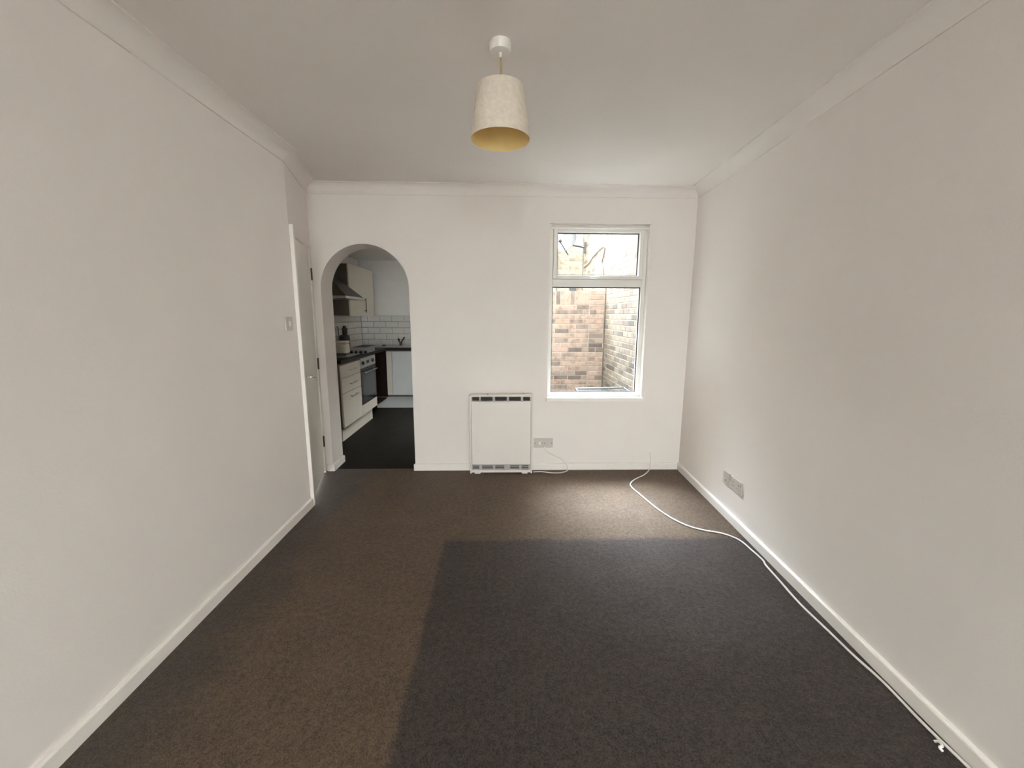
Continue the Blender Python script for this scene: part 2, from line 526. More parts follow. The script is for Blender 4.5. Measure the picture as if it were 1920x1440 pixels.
for hz in (0.285, 0.965, 1.695):
    hg = MB()
    hg.cyl(sp(DS1 - .001, .004, hz - .048), .0065, .096, n=12)
    hg.build('hinge', M_BLACKM, d1, label='dark metal hinge')
hd = MB(); sbox(hd, .128, .168, -.008, .002, .862, .968); hp = hd.bevel(.003, 2).build('handle_plate', M_STEEL, d1, label='steel handle backplate')
lv = MB().tube([sp(.147, -.002, .925), sp(.147, .04, .925), sp(.155, .05, .924), sp(.185, .053, .918), sp(.235, .05, .905)], .0075, 10, 4)
lv.build('lever', M_CHROME, hp, smooth=True)

# skirting boards
BH, BT = 0.061, 0.018
BPROF = [(0, 0), (BT, 0), (BT, BH - .008), (BT - .002, BH - .003), (BT - .006, BH), (0, BH)]
def skirting(name, pa, pb, label):
    """pa, pb: functions offset -> plan point"""
    rows = [[(*pa(d), z) for d, z in BPROF], [(*pb(d), z) for d, z in BPROF]]
    return MB().sweep(rows).build(name, M_GLOSS, smooth=False, label=label, cat='skirting', kind='structure')
skirting('baseboard_left', lambda d: inner(0, d), lambda d: along(0, (A - PLAN[0]).length - .001, d), 'white skirting along the wall with the light switch')
skirting('baseboard_right', lambda d: inner(3, d), lambda d: inner(4, d), 'white skirting along the wall with the sockets')
skirting('baseboard_back', lambda d: Vector((AX1 - .0 - d * .6, -d)), lambda d: inner(3, d), 'white skirting under the window beside the arch')
# short return wrapping into the arch reveal
rows = [[(*inner(2, d), z) for d, z in BPROF], [(AX0 + d, -d, z) for d, z in BPROF], [(AX0 + d, TH + .0, z) for d, z in BPROF]]
MB().sweep(rows).build('baseboard_arch', M_GLOSS, label='short white skirting wrapping into the arch reveal', cat='skirting', kind='structure')

# coving
CV = 0.0785
CP = [(0, H), (0, H - CV), (.007, H - CV)]
for i in range(1, 10):
    a = math.pi - (math.pi / 2) * i / 10
    CP.append((CV + (CV - .007) * math.cos(a), H - CV + (CV - .007) * math.sin(a)))
CP += [(CV, H - .007), (CV, H)]
for k, (i, j, nm) in enumerate(((0, 1, 'left wall'), (1, 2, 'angled wall over the cupboard door'), (2, 3, 'end wall over the window'), (3, 4, 'right wall'), (4, 0, 'wall behind the viewpoint'))):
    MB().sweep([[(*inner(i, d), z) for d, z in CP], [(*inner(j, d), z) for d, z in CP]]).build(
        'trim_%d' % (k + 1), M_CEIL if k != 2 else M_WALL, smooth=True, label='concave plaster coving along the ' + nm, cat='coving', kind='structure')

# ------------------------------------------------------------------ window in the end wall
w1 = thing('window_1', ((WX0 + WX1) / 2, .09, WZ0), 'white window with a top-hung sash over a large fixed pane', 'window', 'structure')
FY0, FY1 = 0.055, 0.125
TZ0, TZ1 = 1.616, 1.678          # transom
f = MB()
f.box(WX0, WX0 + .034, FY0, FY1, WZ0, WZ1); f.box(WX1 - .034, WX1, FY0, FY1, WZ0, WZ1)
f.box(WX0 + .034, WX1 - .034, FY0, FY1, WZ0, WZ0 + .036); f.box(WX0 + .034, WX1 - .034, FY0, FY1, WZ1 - .03, WZ1)
f.box(WX0 + .034, WX1 - .034, FY0, FY1, TZ0, TZ1)
f.bevel(.003, 1).build('window_frame', M_UPVC, w1)
s = MB()
SX0, SX1, SZ0, SZ1 = WX0 + .036, WX1 - .036, TZ1 + .002, WZ1 - .028
s.box(SX0, SX0 + .032, FY0 - .012, FY1 - .01, SZ0, SZ1); s.box(SX1 - .032, SX1, FY0 - .012, FY1 - .01, SZ0, SZ1)
s.box(SX0 + .032, SX1 - .032, FY0 - .012, FY1 - .01, SZ0, SZ0 + .03); s.box(SX0 + .032, SX1 - .032, FY0 - .012, FY1 - .01, SZ1 - .03, SZ1)
sash = s.bevel(.003, 1).build('sash', M_UPVC, w1, label='top-hung opening sash')
MB().box(SX0 + .03, SX1 - .03, .088, .094, SZ0 + .028, SZ1 - .028).build('pane', M_GLASS, sash)
MB().box(WX0 + .032, WX1 - .032, .088, .094, WZ0 + .034, TZ0 + .002).build('pane', M_GLASS, w1)
def gasket(x0, x1, z0, z1, par):
    g = MB(); t = .0085
    g.box(x0, x0 + t, .083, .088, z0, z1); g.box(x1 - t, x1, .083, .088, z0, z1)
    g.box(x0 + t, x1 - t, .083, .088, z1 - t, z1); g.box(x0 + t, x1 - t, .083, .088, z0, z0 + t)
    g.build('gasket', M_GASKET, par, label='dark glazing gasket')
gasket(SX0 + .032, SX1 - .032, SZ0 + .03, SZ1 - .03, sash)
gasket(WX0 + .034, WX1 - .034, WZ0 + .036, TZ0, w1)
h = MB().box(.655, .735, .020, .029, 1.688, 1.700).box(.715, .735, .029, .044, 1.684, 1.704)
h.bevel(.002, 1).build('sash_handle', M_STEEL, sash, label='small metal sash fastener')
MB().box(WX0 - .012, WX1 + .010, -.026, FY0, WZ0 - .03, WZ0 + .003).bevel(.004, 2).build('window_sill', M_GLOSS, w1)
MB().hexa([(WX0 - .05, .125, WZ0 - .02), (WX1 + .05, .125, WZ0 - .02), (WX1 + .05, .28, WZ0 - .05), (WX0 - .05, .28, WZ0 - .05),
           (WX0 - .05, .125, WZ0 + .012), (WX1 + .05, .125, WZ0 + .012), (WX1 + .05, .28, WZ0 - .015), (WX0 - .05, .28, WZ0 - .015)]).build('outer_sill', M_UPVC, w1)
# slim blind rail with its end brackets
bl = thing('blind_rail', ((WX0 + WX1) / 2, .01, 2.08), 'slim empty white blind rail across the top of the window', 'blind rail')
MB().cyl((WX0 + .012, .014, 2.088), .011, WX1 - WX0 - .024, (1, 0, 0), 14).build('rail', M_UPVC, bl, smooth=True)
for x in (WX0, WX1 - .014):
    MB().box(x, x + .014, -.006, .040, 2.066, 2.112).bevel(.003, 2).build('bracket', M_PLASTIC, bl)

# ------------------------------------------------------------------ storage heater
HX0, HX1, HY0, HY1, HZ1 = -0.366, 0.178, -0.110, -0.020, 0.702
ht = thing('storage_heater', (-.094, -.06, 0), 'white electric storage heater standing against the end wall', 'heater')
MB().box(HX0 + .014, HX1 - .014, HY0 + .030, HY1, .03, HZ1 - .004).bevel(.004, 2).build('casing', M_HEATER, ht)
for x in (HX0, HX1 - .016):
    MB().box(x, x + .016, HY0, HY1 + .002, .006, HZ1).bevel(.005, 2).build('end_panel', M_HEATER, ht)
MB().box(HX0 + .018, HX1 - .018, HY0 + .004, HY0 + .03, .088, .640).bevel(.003, 2).build('front_panel', M_HEATER, ht)
MB().box(HX0 + .016, HX1 - .016, HY0 + .001, HY0 + .012, .640, .650).build('panel_lip', M_HEATER, ht)
MB().box(HX0 + .016, HX1 - .016, HY0 + .006, HY1, .688, HZ1 + .004).bevel(.004, 2).build('top_cap', M_HEATER, ht)
MB().box(HX0 + .016, HX1 - .016, HY0 + .026, HY0 + .031, .651, .688).build('vent_recess', M_DARK, ht)
cuts = [(887, 899.5), (903, 924), (928.6, 949.7), (954, 975.5), (979.7, 992)]
PX = lambda px: (px - 940) / 213.5 - .093
edges = [HX0 + .016] + [PX(c) for ab in cuts for c in ab] + [HX1 - .016]
for k in range(0, 12, 2):
    MB().box(edges[k], edges[k + 1], HY0 + .006, HY0 + .026, .651, .688).build('vent_bar', M_HGREY, ht)
for a, b in cuts:
    for z in (.664, .675):
        MB().box(PX(a), PX(b), HY0 + .012, HY0 + .026, z, z + .0025).build('louvre', M_BLACKM, ht)
# lower outlet
MB().box(HX0 + .016, HX1 - .016, HY0 + .026, HY0 + .031, .016, .088).build('outlet_recess', M_HGREY, ht)
low = [(887, 899), (904, 924.5), (928.5, 945.5), (956.5, 973.5), (978, 991)]
edges = [HX0 + .016] + [PX(c) for ab in low for c in ab] + [HX1 - .016]
for k in range(0, 12, 2):
    MB().box(edges[k], edges[k + 1], HY0 + .008, HY0 + .026, .036, .078).build('vent_bar', M_HGREY, ht)
MB().box(HX0 + .016, HX1 - .016, HY0 + .006, HY0 + .026, .078, .087).build('vent_bar', M_HGREY, ht)
MB().box(HX0 + .016, HX1 - .016, HY0 + .006, HY0 + .026, .014, .036).build('outlet_lip', M_HEATER, ht)
for a, b in low:
    for z in (.044, .062):
        MB().box(PX(a), PX(b), HY0 + .022, HY0 + .0265, z, z + .010).build('outlet_slot', M_DARK, ht)
MB().box(PX(975), PX(997), HY0 + .02, HY0 + .06, HZ1 + .004, HZ1 + .007).build('control_cover', M_HEATER, ht)
MB().cyl((PX(980), HY0 + .035, HZ1 + .007), .008, .004, n=16).build('control_knob', M_HGREY, ht)
MB().cyl((PX(915), HY0 + .025, HZ1 + .003), .007, .004, n=16).build('control_knob', M_DARK, ht)
for x in (HX0 + .04, HX1 - .09):
    MB().box(x, x + .05, HY0 + .012, HY1, 0.0, .032).build('foot', M_HEATER, ht)

# ------------------------------------------------------------------ sockets and switches
def plate(mb, x0, x1, z0, z1, y1=-.0005, t=.009):
    return mb.box(x0, x1, y1 - t, y1, z0, z1).bevel(.003, 2)
o1 = thing('socket_plate', (.24, 0, .25), 'pale wall plate with a small rocker tucked beside the heater', 'wall socket')
plate(MB(), .197, .281, .206, .292).build('plate', M_SOCKET, o1)
MB().box(.240, .262, -.013, -.009, .236, .262).bevel(.001, 1).build('rocker', M_PLASTIC, o1)
for x in (.208, .270): MB().cyl((x, -.0098, .249), .004, .0015, (0, -1, 0), 10).build('screw', M_BLACKM, o1)
o2 = thing('socket_plate', (.325, 0, .25), 'pale wall plate with the heater flex running down from it', 'wall socket')
plate(MB(), .283, .367, .206, .292).build('plate', M_SOCKET, o2)
for x in (.294, .356): MB().cyl((x, -.0098, .249), .004, .0015, (0, -1, 0), 10).build('screw', M_BLACKM, o2)
MB().box(.288, .304, -.015, -.009, .200, .214).build('flex_outlet', M_PLASTIC, o2)
MB().tube([(.297, -.013, .205), (.317, -.02, .170), (.385, -.022, .133), (.443, -.023, .102), (.482, -.026, .070), (.502, -.034, .035), (.498, -.05, .010), (.470, -.075, .0055), (.409, -.100, .0055), (.331, -.092, .0055), (.262, -.070, .0055), (.190, -.072, .0055)], .0045, 8, 6).build(
    'heater_flex', M_CORDW, smooth=True, label='white flex looping from the outlet plate to the heater', cat='cable')
# light switch on left wall
def lplate(y0, y1, z0, z1, t=.010, g=.0008):
    xa = LWX((y0 + y1) / 2)
    return MB().box(xa + g, xa + g + t, y0, y1, z0, z1)
sw = thing('light_switch', (LWX(-.81), -.81, 1.31), 'white single light switch beside the cupboard door', 'light switch')
lplate(-.855, -.767, 1.268, 1.356).bevel(.003, 2).build('plate', M_SOCKET, sw)
lplate(-.820, -.802, 1.297, 1.327, .005, .0105).bevel(.001, 1).build('rocker', M_PLASTIC, sw)
# double socket and aerial plate on the right wall
def rp(y, d, z):
    return (RWX(y) - d, y, z)
def rplate(y0, y1, z0, z1, d0=.0006, d1=.010):
    return MB().hexa([rp(y0, d1, z0), rp(y0, d0, z0), rp(y1, d0, z0), rp(y1, d1, z0), rp(y0, d1, z1), rp(y0, d0, z1), rp(y1, d0, z1), rp(y1, d1, z1)])
ZS = .229
ap = thing('aerial_plate', rp(-.87, 0, ZS), 'small white single outlet plate next to the double socket', 'wall socket')
rplate(-.915, -.830, ZS, ZS + .086).bevel(.002, 1).build('plate', M_SOCKET, ap)
for z in (ZS + .026, ZS + .060):
    MB().cyl(rp(-.872, .0095, z), .006, .004, (-1, 0, 0), 12).build('outlet', M_HGREY, ap)
ds = thing('double_socket', rp(-1.0, 0, ZS), 'white double power socket low on the right wall', 'wall socket')
rplate(-1.073, -.927, ZS, ZS + .086).bevel(.002, 1).build('plate', M_SOCKET, ds)
for yc in (-.966, -1.036):
    for dy, dz, a, b in ((0, .050, .004, .008), (-.011, .028, .006, .004), (.011, .028, .006, .004)):
        rplate(yc + dy - a / 2, yc + dy + a / 2, ZS + dz, ZS + dz + b, .0095, .0112).build('pin_hole', M_HOLE, ds)
for yc in (-.938, -1.061):
    rplate(yc - .006, yc + .006, ZS + .050, ZS + .074, .0095, .0125).bevel(.001, 1).build('rocker', M_HGREY, ds)

# long aerial cable along the right skirting
cab = [(1.253, -.010, .150), (1.254, -.024, .125), (1.255, -.026, .07), (1.250, -.036, .03), (1.230, -.055, .007), (1.155, -.153, .006), (1.036, -.258, .006), (.972, -.346, .006), (.963, -.431, .006), (.984, -.551, .006), (1.025, -.775, .006), (1.076, -.933, .006), (1.140, -1.035, .006), (1.220, -1.091, .006), (1.306, -1.126, .006), (1.357, -1.171, .006), (1.385, -1.227, .006), (1.391, -1.326, .006), (1.394, -1.423, .006), (1.380, -1.473, .006), (1.367, -1.598, .006), (1.348, -1.780, .006), (1.349, -1.943, .006), (1.349, -2.082, .006), (1.356, -2.192, .006), (1.352, -2.276, .006), (1.346, -2.346, .006), (1.344, -2.418, .006), (1.345, -2.506, .006), (1.33, -2.75, .006), (1.30, -3.1, .006)]
c0 = MB().tube(cab, .0048, 8, 6).build('aerial_cable', M_CORDW, smooth=True, label='long white cable trailing across the carpet beside the right skirting', cat='cable')
MB().box(1.244, 1.262, -.013, -.0005, .145, .160).bevel(.002, 1).build('wall_entry', M_PLASTIC, c0)
MB().tube([(1.322, -2.425, .004), (1.330, -2.432, .012), (1.325, -2.446, .012), (1.314, -2.448, .010), (1.318, -2.455, .004)], .004, 8, 4).build(
    'cable_clip', M_PLASTIC, smooth=True, label='tiny white cable clip lying on the carpet', cat='clip')

# ------------------------------------------------------------------ pendant lamp
LX, LY = -.096, -1.757
pl = thing('pendant_lamp', (LX, LY, H), 'pendant lamp with tapered cream fabric shade and gold lining', 'lamp')
MB().lathe([(0, H), (.040, H), (.043, H - .006), (.042, H - .028), (.038, H - .034), (.010, H - .036), (0, H - .036)], (LX, LY, 0), 40).build('ceiling_rose', M_PLASTIC, pl, smooth=True)
MB().lathe([(0, H - .036), (.006, H - .036), (.005, H - .052), (0, H - .052)], (LX, LY, 0), 16).build('cord_grip', M_PLASTIC, pl, smooth=True)
MB().tube([(LX, LY, H - .04), (LX + .002, LY, H - .09), (LX, LY, H - .13), (LX, LY, 2.24)], .0033, 8, 4).build('cord', M_CORDG, pl, smooth=True)
MB().lathe([(0, 2.245), (.012, 2.245), (.019, 2.225), (.019, 2.195), (.016, 2.17), (0, 2.17)], (LX, LY, 0), 20).build('lamp_holder', M_PLASTIC, pl, smooth=True)
SZT, SZB, SRT, SRB = 2.243, 2.056, .0905, .1175
sh = MB().lathe([(SRT, SZT), (SRB, SZB), (SRB - .0018, SZB), (SRT - .0018, SZT)], (LX, LY, 0), 64, closed=True).build('shade', M_SHADE, pl, smooth=True, label='cream woven fabric shade')
MB().lathe([(SRT - .0022, SZT - .001), (SRB - .0022, SZB + .001), (SRB - .0032, SZB + .001), (SRT - .0032, SZT - .001)], (LX, LY, 0), 64, closed=True).build('lining', M_LINING, sh, smooth=True, label='gold shade lining')
sr = MB()
for k in range(3):
    a = k * 2.094 + .5
    sr.tube([(LX + .018 * math.cos(a), LY + .018 * math.sin(a), 2.205), (LX + .085 * math.cos(a), LY + .085 * math.sin(a), 2.225)], .0018, 6)
sr.build('spider_frame', M_STEEL, sh)

# ------------------------------------------------------------------ kitchen through the arch
KX0, KX1, KY0, KY1, KH = -2.31, -0.45, TH, 3.07, 2.20
MB().box(KX0 - .1, KX1 + .1, .035, KY1 + .1, -.03, -.001).build('floor_kitchen', M_VINYL, label='dark vinyl kitchen floor seen through the arch', cat='floor', kind='structure')
MB().box(KX0 - .1, KX1 + .18, KY0, KY1 + .2, KH, KH + .15).build('ceiling_kitchen', M_KWALL, label='kitchen ceiling beyond the arch', cat='ceiling', kind='structure')
kl = MB().box(KX0 - .15, KX0, KY0, KY1 + .2, -.03, KH).build('wall_kitchen_left', M_KWALL, label='kitchen side wall behind the cooker', cat='wall', kind='structure')
kb = MB().box(KX0, KX1 + .18, KY1, KY1 + .2, -.03, KH).build('wall_kitchen_back', M_KWALL, label='far kitchen wall above the sink', cat='wall', kind='structure')
kwx0, kwx1, kwz0, kwz1 = 1.2, 2.5, 0.98, 2.02
kr = MB()
kr.box(KX1, KX1 + .18, KY0, kwx0, -.03, KH); kr.box(KX1, KX1 + .18, kwx1, KY1, -.03, KH)
kr.box(KX1, KX1 + .18, kwx0, kwx1, -.03, kwz0); kr.box(KX1, KX1 + .18, kwx0, kwx1, kwz1, KH)
kr.build('wall_kitchen_right', M_KWALL, label='kitchen wall facing the yard', cat='wall', kind='structure')
ko = MB(); kx = KX1 + .18
ko.box(kx, kx + .02, KY0, kwx0, .10, KH + .15); ko.box(kx, kx + .02, kwx1, KY1 + .2, .10, KH + .15)
ko.box(kx, kx + .02, kwx0, kwx1, .10, kwz0); ko.box(kx, kx + .02, kwx0, kwx1, kwz1, KH + .15)
ko.build('wall_kitchen_outer', M_RENDER, label='rendered outer face of the kitchen on the yard side', cat='wall', kind='structure')
w3 = thing('window_3', (KX1 + .1, 1.85, kwz0), 'kitchen window facing the yard', 'window', 'structure')
q = MB()
q.box(KX1 + .08, KX1 + .14, kwx0, kwx0 + .05, kwz0, kwz1); q.box(KX1 + .08, KX1 + .14, kwx1 - .05, kwx1, kwz0, kwz1)
q.box(KX1 + .08, KX1 + .14, kwx0 + .05, kwx1 - .05, kwz0, kwz0 + .05); q.box(KX1 + .08, KX1 + .14, kwx0 + .05, kwx1 - .05, kwz1 - .05, kwz1)
q.build('window_frame', M_UPVC, w3)
MB().box(KX1 + .105, KX1 + .111, kwx0 + .05, kwx1 - .05, kwz0 + .05, kwz1 - .05).build('pane', M_GLASS, w3)

MB().box(KX0 - .15, KX1 + .18, KY0, KY1 + .2, KH + .15, 3.5).build('kitchen_sky_blocker', M_RENDER, label='unseen box added above the kitchen to block sky light', cat='wall', kind='structure')  # unseen block, added to cut sky light reaching the yard and right wall

# glazed tiles: 5 courses, bevelled, on both walls
TW, THT, TZ = .190, .0945, .890
tl = MB()
w_, h_ = TW - .004, THT - .004
b_, t0, t1 = .009, .003, .008
v = [(0, 0, 0), (w_, 0, 0), (w_, 0, h_), (0, 0, h_)]
vv = [tl.bm.verts.new((x, -t0, z)) for x, y, z in v] + [tl.bm.verts.new((b_ if x == 0 else x - b_, -t1, b_ if z == 0 else z - b_)) for x, y, z in v] + [tl.bm.verts.new((x, 0, z)) for x, y, z in v]
for fc in ((4, 5, 6, 7), (0, 1, 5, 4), (1, 2, 6, 5), (2, 3, 7, 6), (3, 0, 4, 7), (8, 9, 1, 0), (9, 10, 2, 1), (10, 11, 3, 2), (11, 8, 0, 3)):
    tl.bm.faces.new([vv[i] for i in fc])
me_tile = tl.mesh('tile', M_TILE)
MB().box(KX0 + .003, KX1, KY1 - .003, KY1, TZ, TZ + 5 * THT).build('grout', M_GROUT, kb)
MB().box(KX0, KX0 + .003, .75, KY1, TZ, TZ + 5 * THT).build('grout', M_GROUT, kl)
for r in range(5):
    off = 0.0 if r % 2 else TW / 2
    x = KX0 + .010 - off
    while x < KX1 - TW:
        x0 = max(x, KX0 + .010)
        M = Matrix.Translation((x0, KY1 - .003, TZ + .002 + r * THT)) @ Matrix.Diagonal(((x + w_ - x0) / w_, 1, 1, 1))
        inst(me_tile, 'tile', M, kb)
        x += TW
    y = KY1 - .012 + off
    while y > .80:
        y1 = min(y, KY1 - .012)
        ya = y - w_
        # left wall: tile local x runs +y, faces +x
        M = Matrix.Translation((KX0 + .003, ya, TZ + .002 + r * THT)) @ Matrix.Rotation(math.pi / 2, 4, 'Z') @ Matrix.Diagonal(((y1 - ya) / w_, 1, 1, 1))
        inst(me_tile, 'tile', M, kl)
        y -= TW

# drawer cabinet
def bar_handle(parent, p0, p1, out, mt=M_STEEL):
    p0 = Vector(p0); p1 = Vector(p1); o = Vector(out)
    hb = MB().tube([p0 + o, p1 + o], .006, 10)
    u = (p1 - p0) * .12
    hb.tube([p0 + u, p0 + u + o], .0045, 8).tube([p1 - u, p1 - u + o], .0045, 8)
    return hb.build('handle', mt, parent, smooth=True, label='metal bar handle')
XF = -1.775
dc = thing('drawer_cabinet', (-2.0, 1.07, 0), 'cream kitchen drawer cabinet with three bar handles beside the oven', 'cabinet')
MB().box(KX0 + .01, XF - .019, .785, 1.372, .15, .862).build('carcass', M_CARC, dc)
for z0, z1 in ((.703, .842), (.540, .699), (.165, .536)):
    dr = MB().box(XF - .018, XF, .787, 1.370, z0, z1).bevel(.002, 1).build('drawer', M_CREAM, dc)
    zh = z1 - .055 if z1 < .6 else (z0 + z1) / 2
    bar_handle(dr, (XF, .99, zh), (XF, 1.20, zh), (.026, 0, 0))
MB().box(-1.845, -1.826, .85, 1.89, -.001, .150).build('plinth', M_CREAM, label='cream plinth board under the drawer cabinet and oven', cat='plinth')

# oven
ov = thing('oven', (-2.0, 1.66, 0), 'built-in black glass oven with grey control panel', 'oven')
MB().box(KX0 + .01, XF - .02, 1.378, 1.955, .285, .862).build('body', M_BLACK, ov)
MB().box(XF - .019, XF + .002, 1.378, 1.955, .735, .856).bevel(.002, 1).build('control_panel', M_STEEL, ov)
for y in (1.45, 1.82):
    MB().cyl((XF + .002, y, .795), .022, .022, (1, 0, 0), 20).build('knob', M_BLACK, ov, smooth=True)
MB().box(XF + .0, XF + .004, 1.60, 1.69, .775, .815).build('display', M_BGLASS, ov)
od = MB().box(XF - .019, XF + .002, 1.378, 1.955, .288, .730).bevel(.003, 1).build('oven_door', M_BGLASS, ov)
MB().box(XF + .0015, XF + .003, 1.44, 1.90, .36, .635).build('oven_window', M_OVWIN, od)
bar_handle(od, (XF + .002, 1.45, .680), (XF + .002, 1.91, .680), (.035, 0, 0))
MB().box(XF - .018, XF, 1.374, 1.958, .165, .283).bevel(.002, 1).build('oven_filler_panel', M_CREAM, label='cream filler panel under the oven', cat='panel')

# corner void, its shade put into the dark colour
cc = thing('corner_cabinet', (-2.1, 2.4, 0), 'open corner unit with its shade coloured in between the oven and sink cabinet', 'cabinet')
MB().box(KX0 + .01, -2.06, 1.96, 2.9, .15, .86).build('carcass', M_MAHOG_VOID, cc)  # near-black colour stands in for shadow inside the void
MB().box(-2.06, -1.778, 2.505, 2.525, .17, .86).build('side_panel', M_MAHOG_VOID, cc, label='dark red-brown board')
MB().box(-2.06, -1.80, 1.962, 2.505, .15, .165).build('bottom_panel', M_MAHOG_VOID, cc)

# sink cabinet
YB = 2.47
sc_ = thing('sink_cabinet', (-1.3, 2.75, 0), 'pale grey kitchen base cabinet under the sink', 'cabinet')
MB().box(-1.772, KX1 - .01, YB + .022, 3.05, .175, .862).build('carcass', M_CARC, sc_)  # dark colour paints the shade in the gap between doors and plinth
MB().box(-1.772, -1.695, YB + .002, YB + .022, .205, .852).bevel(.002, 1).build('filler_post', M_CREAM, sc_)
for a, b in ((-1.692, -1.192), (-1.188, -.688)):
    MB().box(a, b, YB, YB + .02, .205, .852).bevel(.002, 1).build('cabinet_door', M_GREYW, sc_)
MB().box(-1.955, KX1 - .01, 2.53, 2.549, -.001, .170).build('plinth', M_GREYW, label='pale grey plinth board under the sink cabinet', cat='plinth')

# worktop
wt = MB().prism([(KX0 + .012, .735, .866), (-1.752, .735, .866), (-1.752, 2.447, .866), (KX1 - .01, 2.447, .866), (KX1 - .01, 3.055, .866), (KX0 + .012, 3.055, .866)], (0, 0, .036))
wt.bevel(.004, 2).build('worktop', M_WORK, label='black L-shaped kitchen worktop', cat='worktop')
# hob
WZ = .902
hb = thing('hob', (-2.0, 1.4, WZ), 'grey steel electric hob with four black knobs', 'hob')
MB().box(-2.24, -1.80, 1.06, 1.48, WZ, WZ + .008).bevel(.003, 1).build('hob_plate', M_STEEL, hb)
MB().box(-2.24, -1.765, 1.50, 1.94, WZ, WZ + .046).bevel(.004, 1).build('control_riser', M_STEEL, hb)
for x, y, r in ((-2.13, 1.17, .075), (-1.92, 1.17, .065)):
    MB().lathe([(0, WZ + .008), (r, WZ + .008), (r, WZ + .013), (r - .008, WZ + .016), (0, WZ + .015)], (x, y, 0), 28).build('hotplate', M_BLACK, hb, smooth=True)
for k in range(4):
    MB().lathe([(0, 0), (.019, 0), (.016, .020), (0, .020)], (-1.912 + k * .056, 1.50, WZ + .022), 18, (0, -1, 0)).build('knob', M_BLACK, hb, smooth=True)
# canister, blender
CB = WZ + .0085
cn = thing('canister', (-1.98, 1.37, CB), 'cream rounded canister standing on the hob', 'canister')
MB().box(-2.050, -1.905, 1.32, 1.44, CB + .010, CB + .125).bevel(.016, 4).build('body', M_CREAM, cn, smooth=True)
MB().box(-2.052, -1.903, 1.318, 1.442, CB + .126, CB + .158).bevel(.014, 4).build('lid', M_CREAM, cn, smooth=True)
MB().box(-2.035, -1.920, 1.33, 1.43, CB, CB + .012).build('base', M_BLACK, cn)
bd = thing('blender', (-2.115, 2.06, WZ), 'black blender with narrow jug behind the cream canister', 'blender')
MB().lathe([(0, WZ), (.068, WZ), (.068, WZ + .15), (.064, WZ + .19), (.050, WZ + .205), (0, WZ + .205)], (-2.195, 2.05, 0), 28).build('motor_base', M_BLACK, bd, smooth=True)
MB().lathe([(0, WZ + .205), (.030, WZ + .205), (.036, WZ + .25), (.037, WZ + .295), (.026, WZ + .298), (.022, WZ + .325), (0, WZ + .328)], (-2.187, 2.05, 0), 24).build('jug', M_BLACK, bd, smooth=True)
MB().tube([(-2.262, 2.05, WZ + .03), (-2.268, 2.05, WZ + .12), (-2.27, 2.05, WZ + .22), (-2.275, 2.05, WZ + .30), (-2.295, 2.05, WZ + .31)], .005, 8, 4).build('power_cord', M_BLACK, bd, smooth=True)

# sink and tap
sk = thing('sink', (-1.5, 2.75, WZ), 'stainless steel sink with drainer set in the black worktop', 'sink')
MB().box(-2.06, -1.00, 2.52, 2.98, WZ, WZ + .006).bevel(.002, 1).build('drainer', M_STEEL, sk)
for k in range(6):
    MB().box(-2.0, -1.62, 2.58 + k * .055, 2.586 + k * .055, WZ + .006, WZ + .009).build('rib', M_STEEL, sk)
MB().lathe([(.19, WZ + .006), (.19, WZ + .010), (.175, WZ + .010), (.175, WZ + .0065)], (-1.30, 2.74, 0), 32, closed=True).build('bowl_rim', M_STEEL, sk, smooth=True)
MB().lathe([(0, WZ + .009), (.025, WZ + .009), (.028, WZ + .022), (.012, WZ + .028), (0, WZ + .028)], (-1.865, 2.713, 0), 18).build(
    'plug', M_BLACK, smooth=True, label='black sink plug on the drainer', cat='plug')
tp = thing('tap', (-1.64, 2.86, WZ), 'dark lever mixer tap behind the sink', 'tap')
MB().cyl((-1.645, 2.86, WZ + .006), .022, .035, n=18).build('base', M_BLACKM, tp, smooth=True)
MB().tube([(-1.645, 2.86, WZ + .04), (-1.62, 2.86, WZ + .085), (-1.585, 2.86, WZ + .135)], .011, 10, 4).build('lever', M_BLACKM, tp, smooth=True)
MB().tube([(-1.650, 2.86, WZ + .04), (-1.672, 2.845, WZ + .08), (-1.672, 2.81, WZ + .108), (-1.650, 2.77, WZ + .110), (-1.635, 2.75, WZ + .095)], .009, 10, 4).build('spout', M_BLACKM, tp, smooth=True)

# wall cabinet
wc = thing('wall_cabinet', (-2.17, 2.36, 1.36), 'cream kitchen wall cabinet with one upright bar handle', 'cabinet')
MB().box(KX0 + .001, -2.05, 1.875, 2.865, 1.364, 2.010).build('carcass', M_CARC, wc)
wd = MB().box(-2.05, -2.031, 1.872, 2.868, 1.355, 2.016).bevel(.002, 1).build('cabinet_door', M_CREAM, wc)
bar_handle(wd, (-2.031, 2.42, 1.405), (-2.031, 2.42, 1.605), (.028, 0, 0), M_BLACKM)
# cooker hood
HDX, HDY0, HDY1, HDZ = -1.87, 1.31, 1.925, 1.560
hk = thing('cooker_hood', (-2.1, 1.62, HDZ), 'steel chimney cooker hood over the hob', 'cooker hood')
MB().box(KX0 + .001, HDX, HDY0, HDY1, HDZ, HDZ + .028).bevel(.002, 1).build('rim', M_STEEL, hk)
MB().hexa([(KX0 + .001, HDY0 + .004, HDZ + .028), (HDX - .004, HDY0 + .004, HDZ + .028), (HDX - .004, HDY1 - .004, HDZ + .028), (KX0 + .001, HDY1 - .004, HDZ + .028),
           (KX0 + .001, 1.50, HDZ + .26), (-2.12, 1.50, HDZ + .26), (-2.12, 1.735, HDZ + .26), (KX0 + .001, 1.735, HDZ + .26)]).build('canopy', M_HOODM, hk)
MB().box(KX0 + .001, -2.12, 1.50, 1.735, HDZ + .26, KH - .002).build('chimney', M_HOODM, hk)

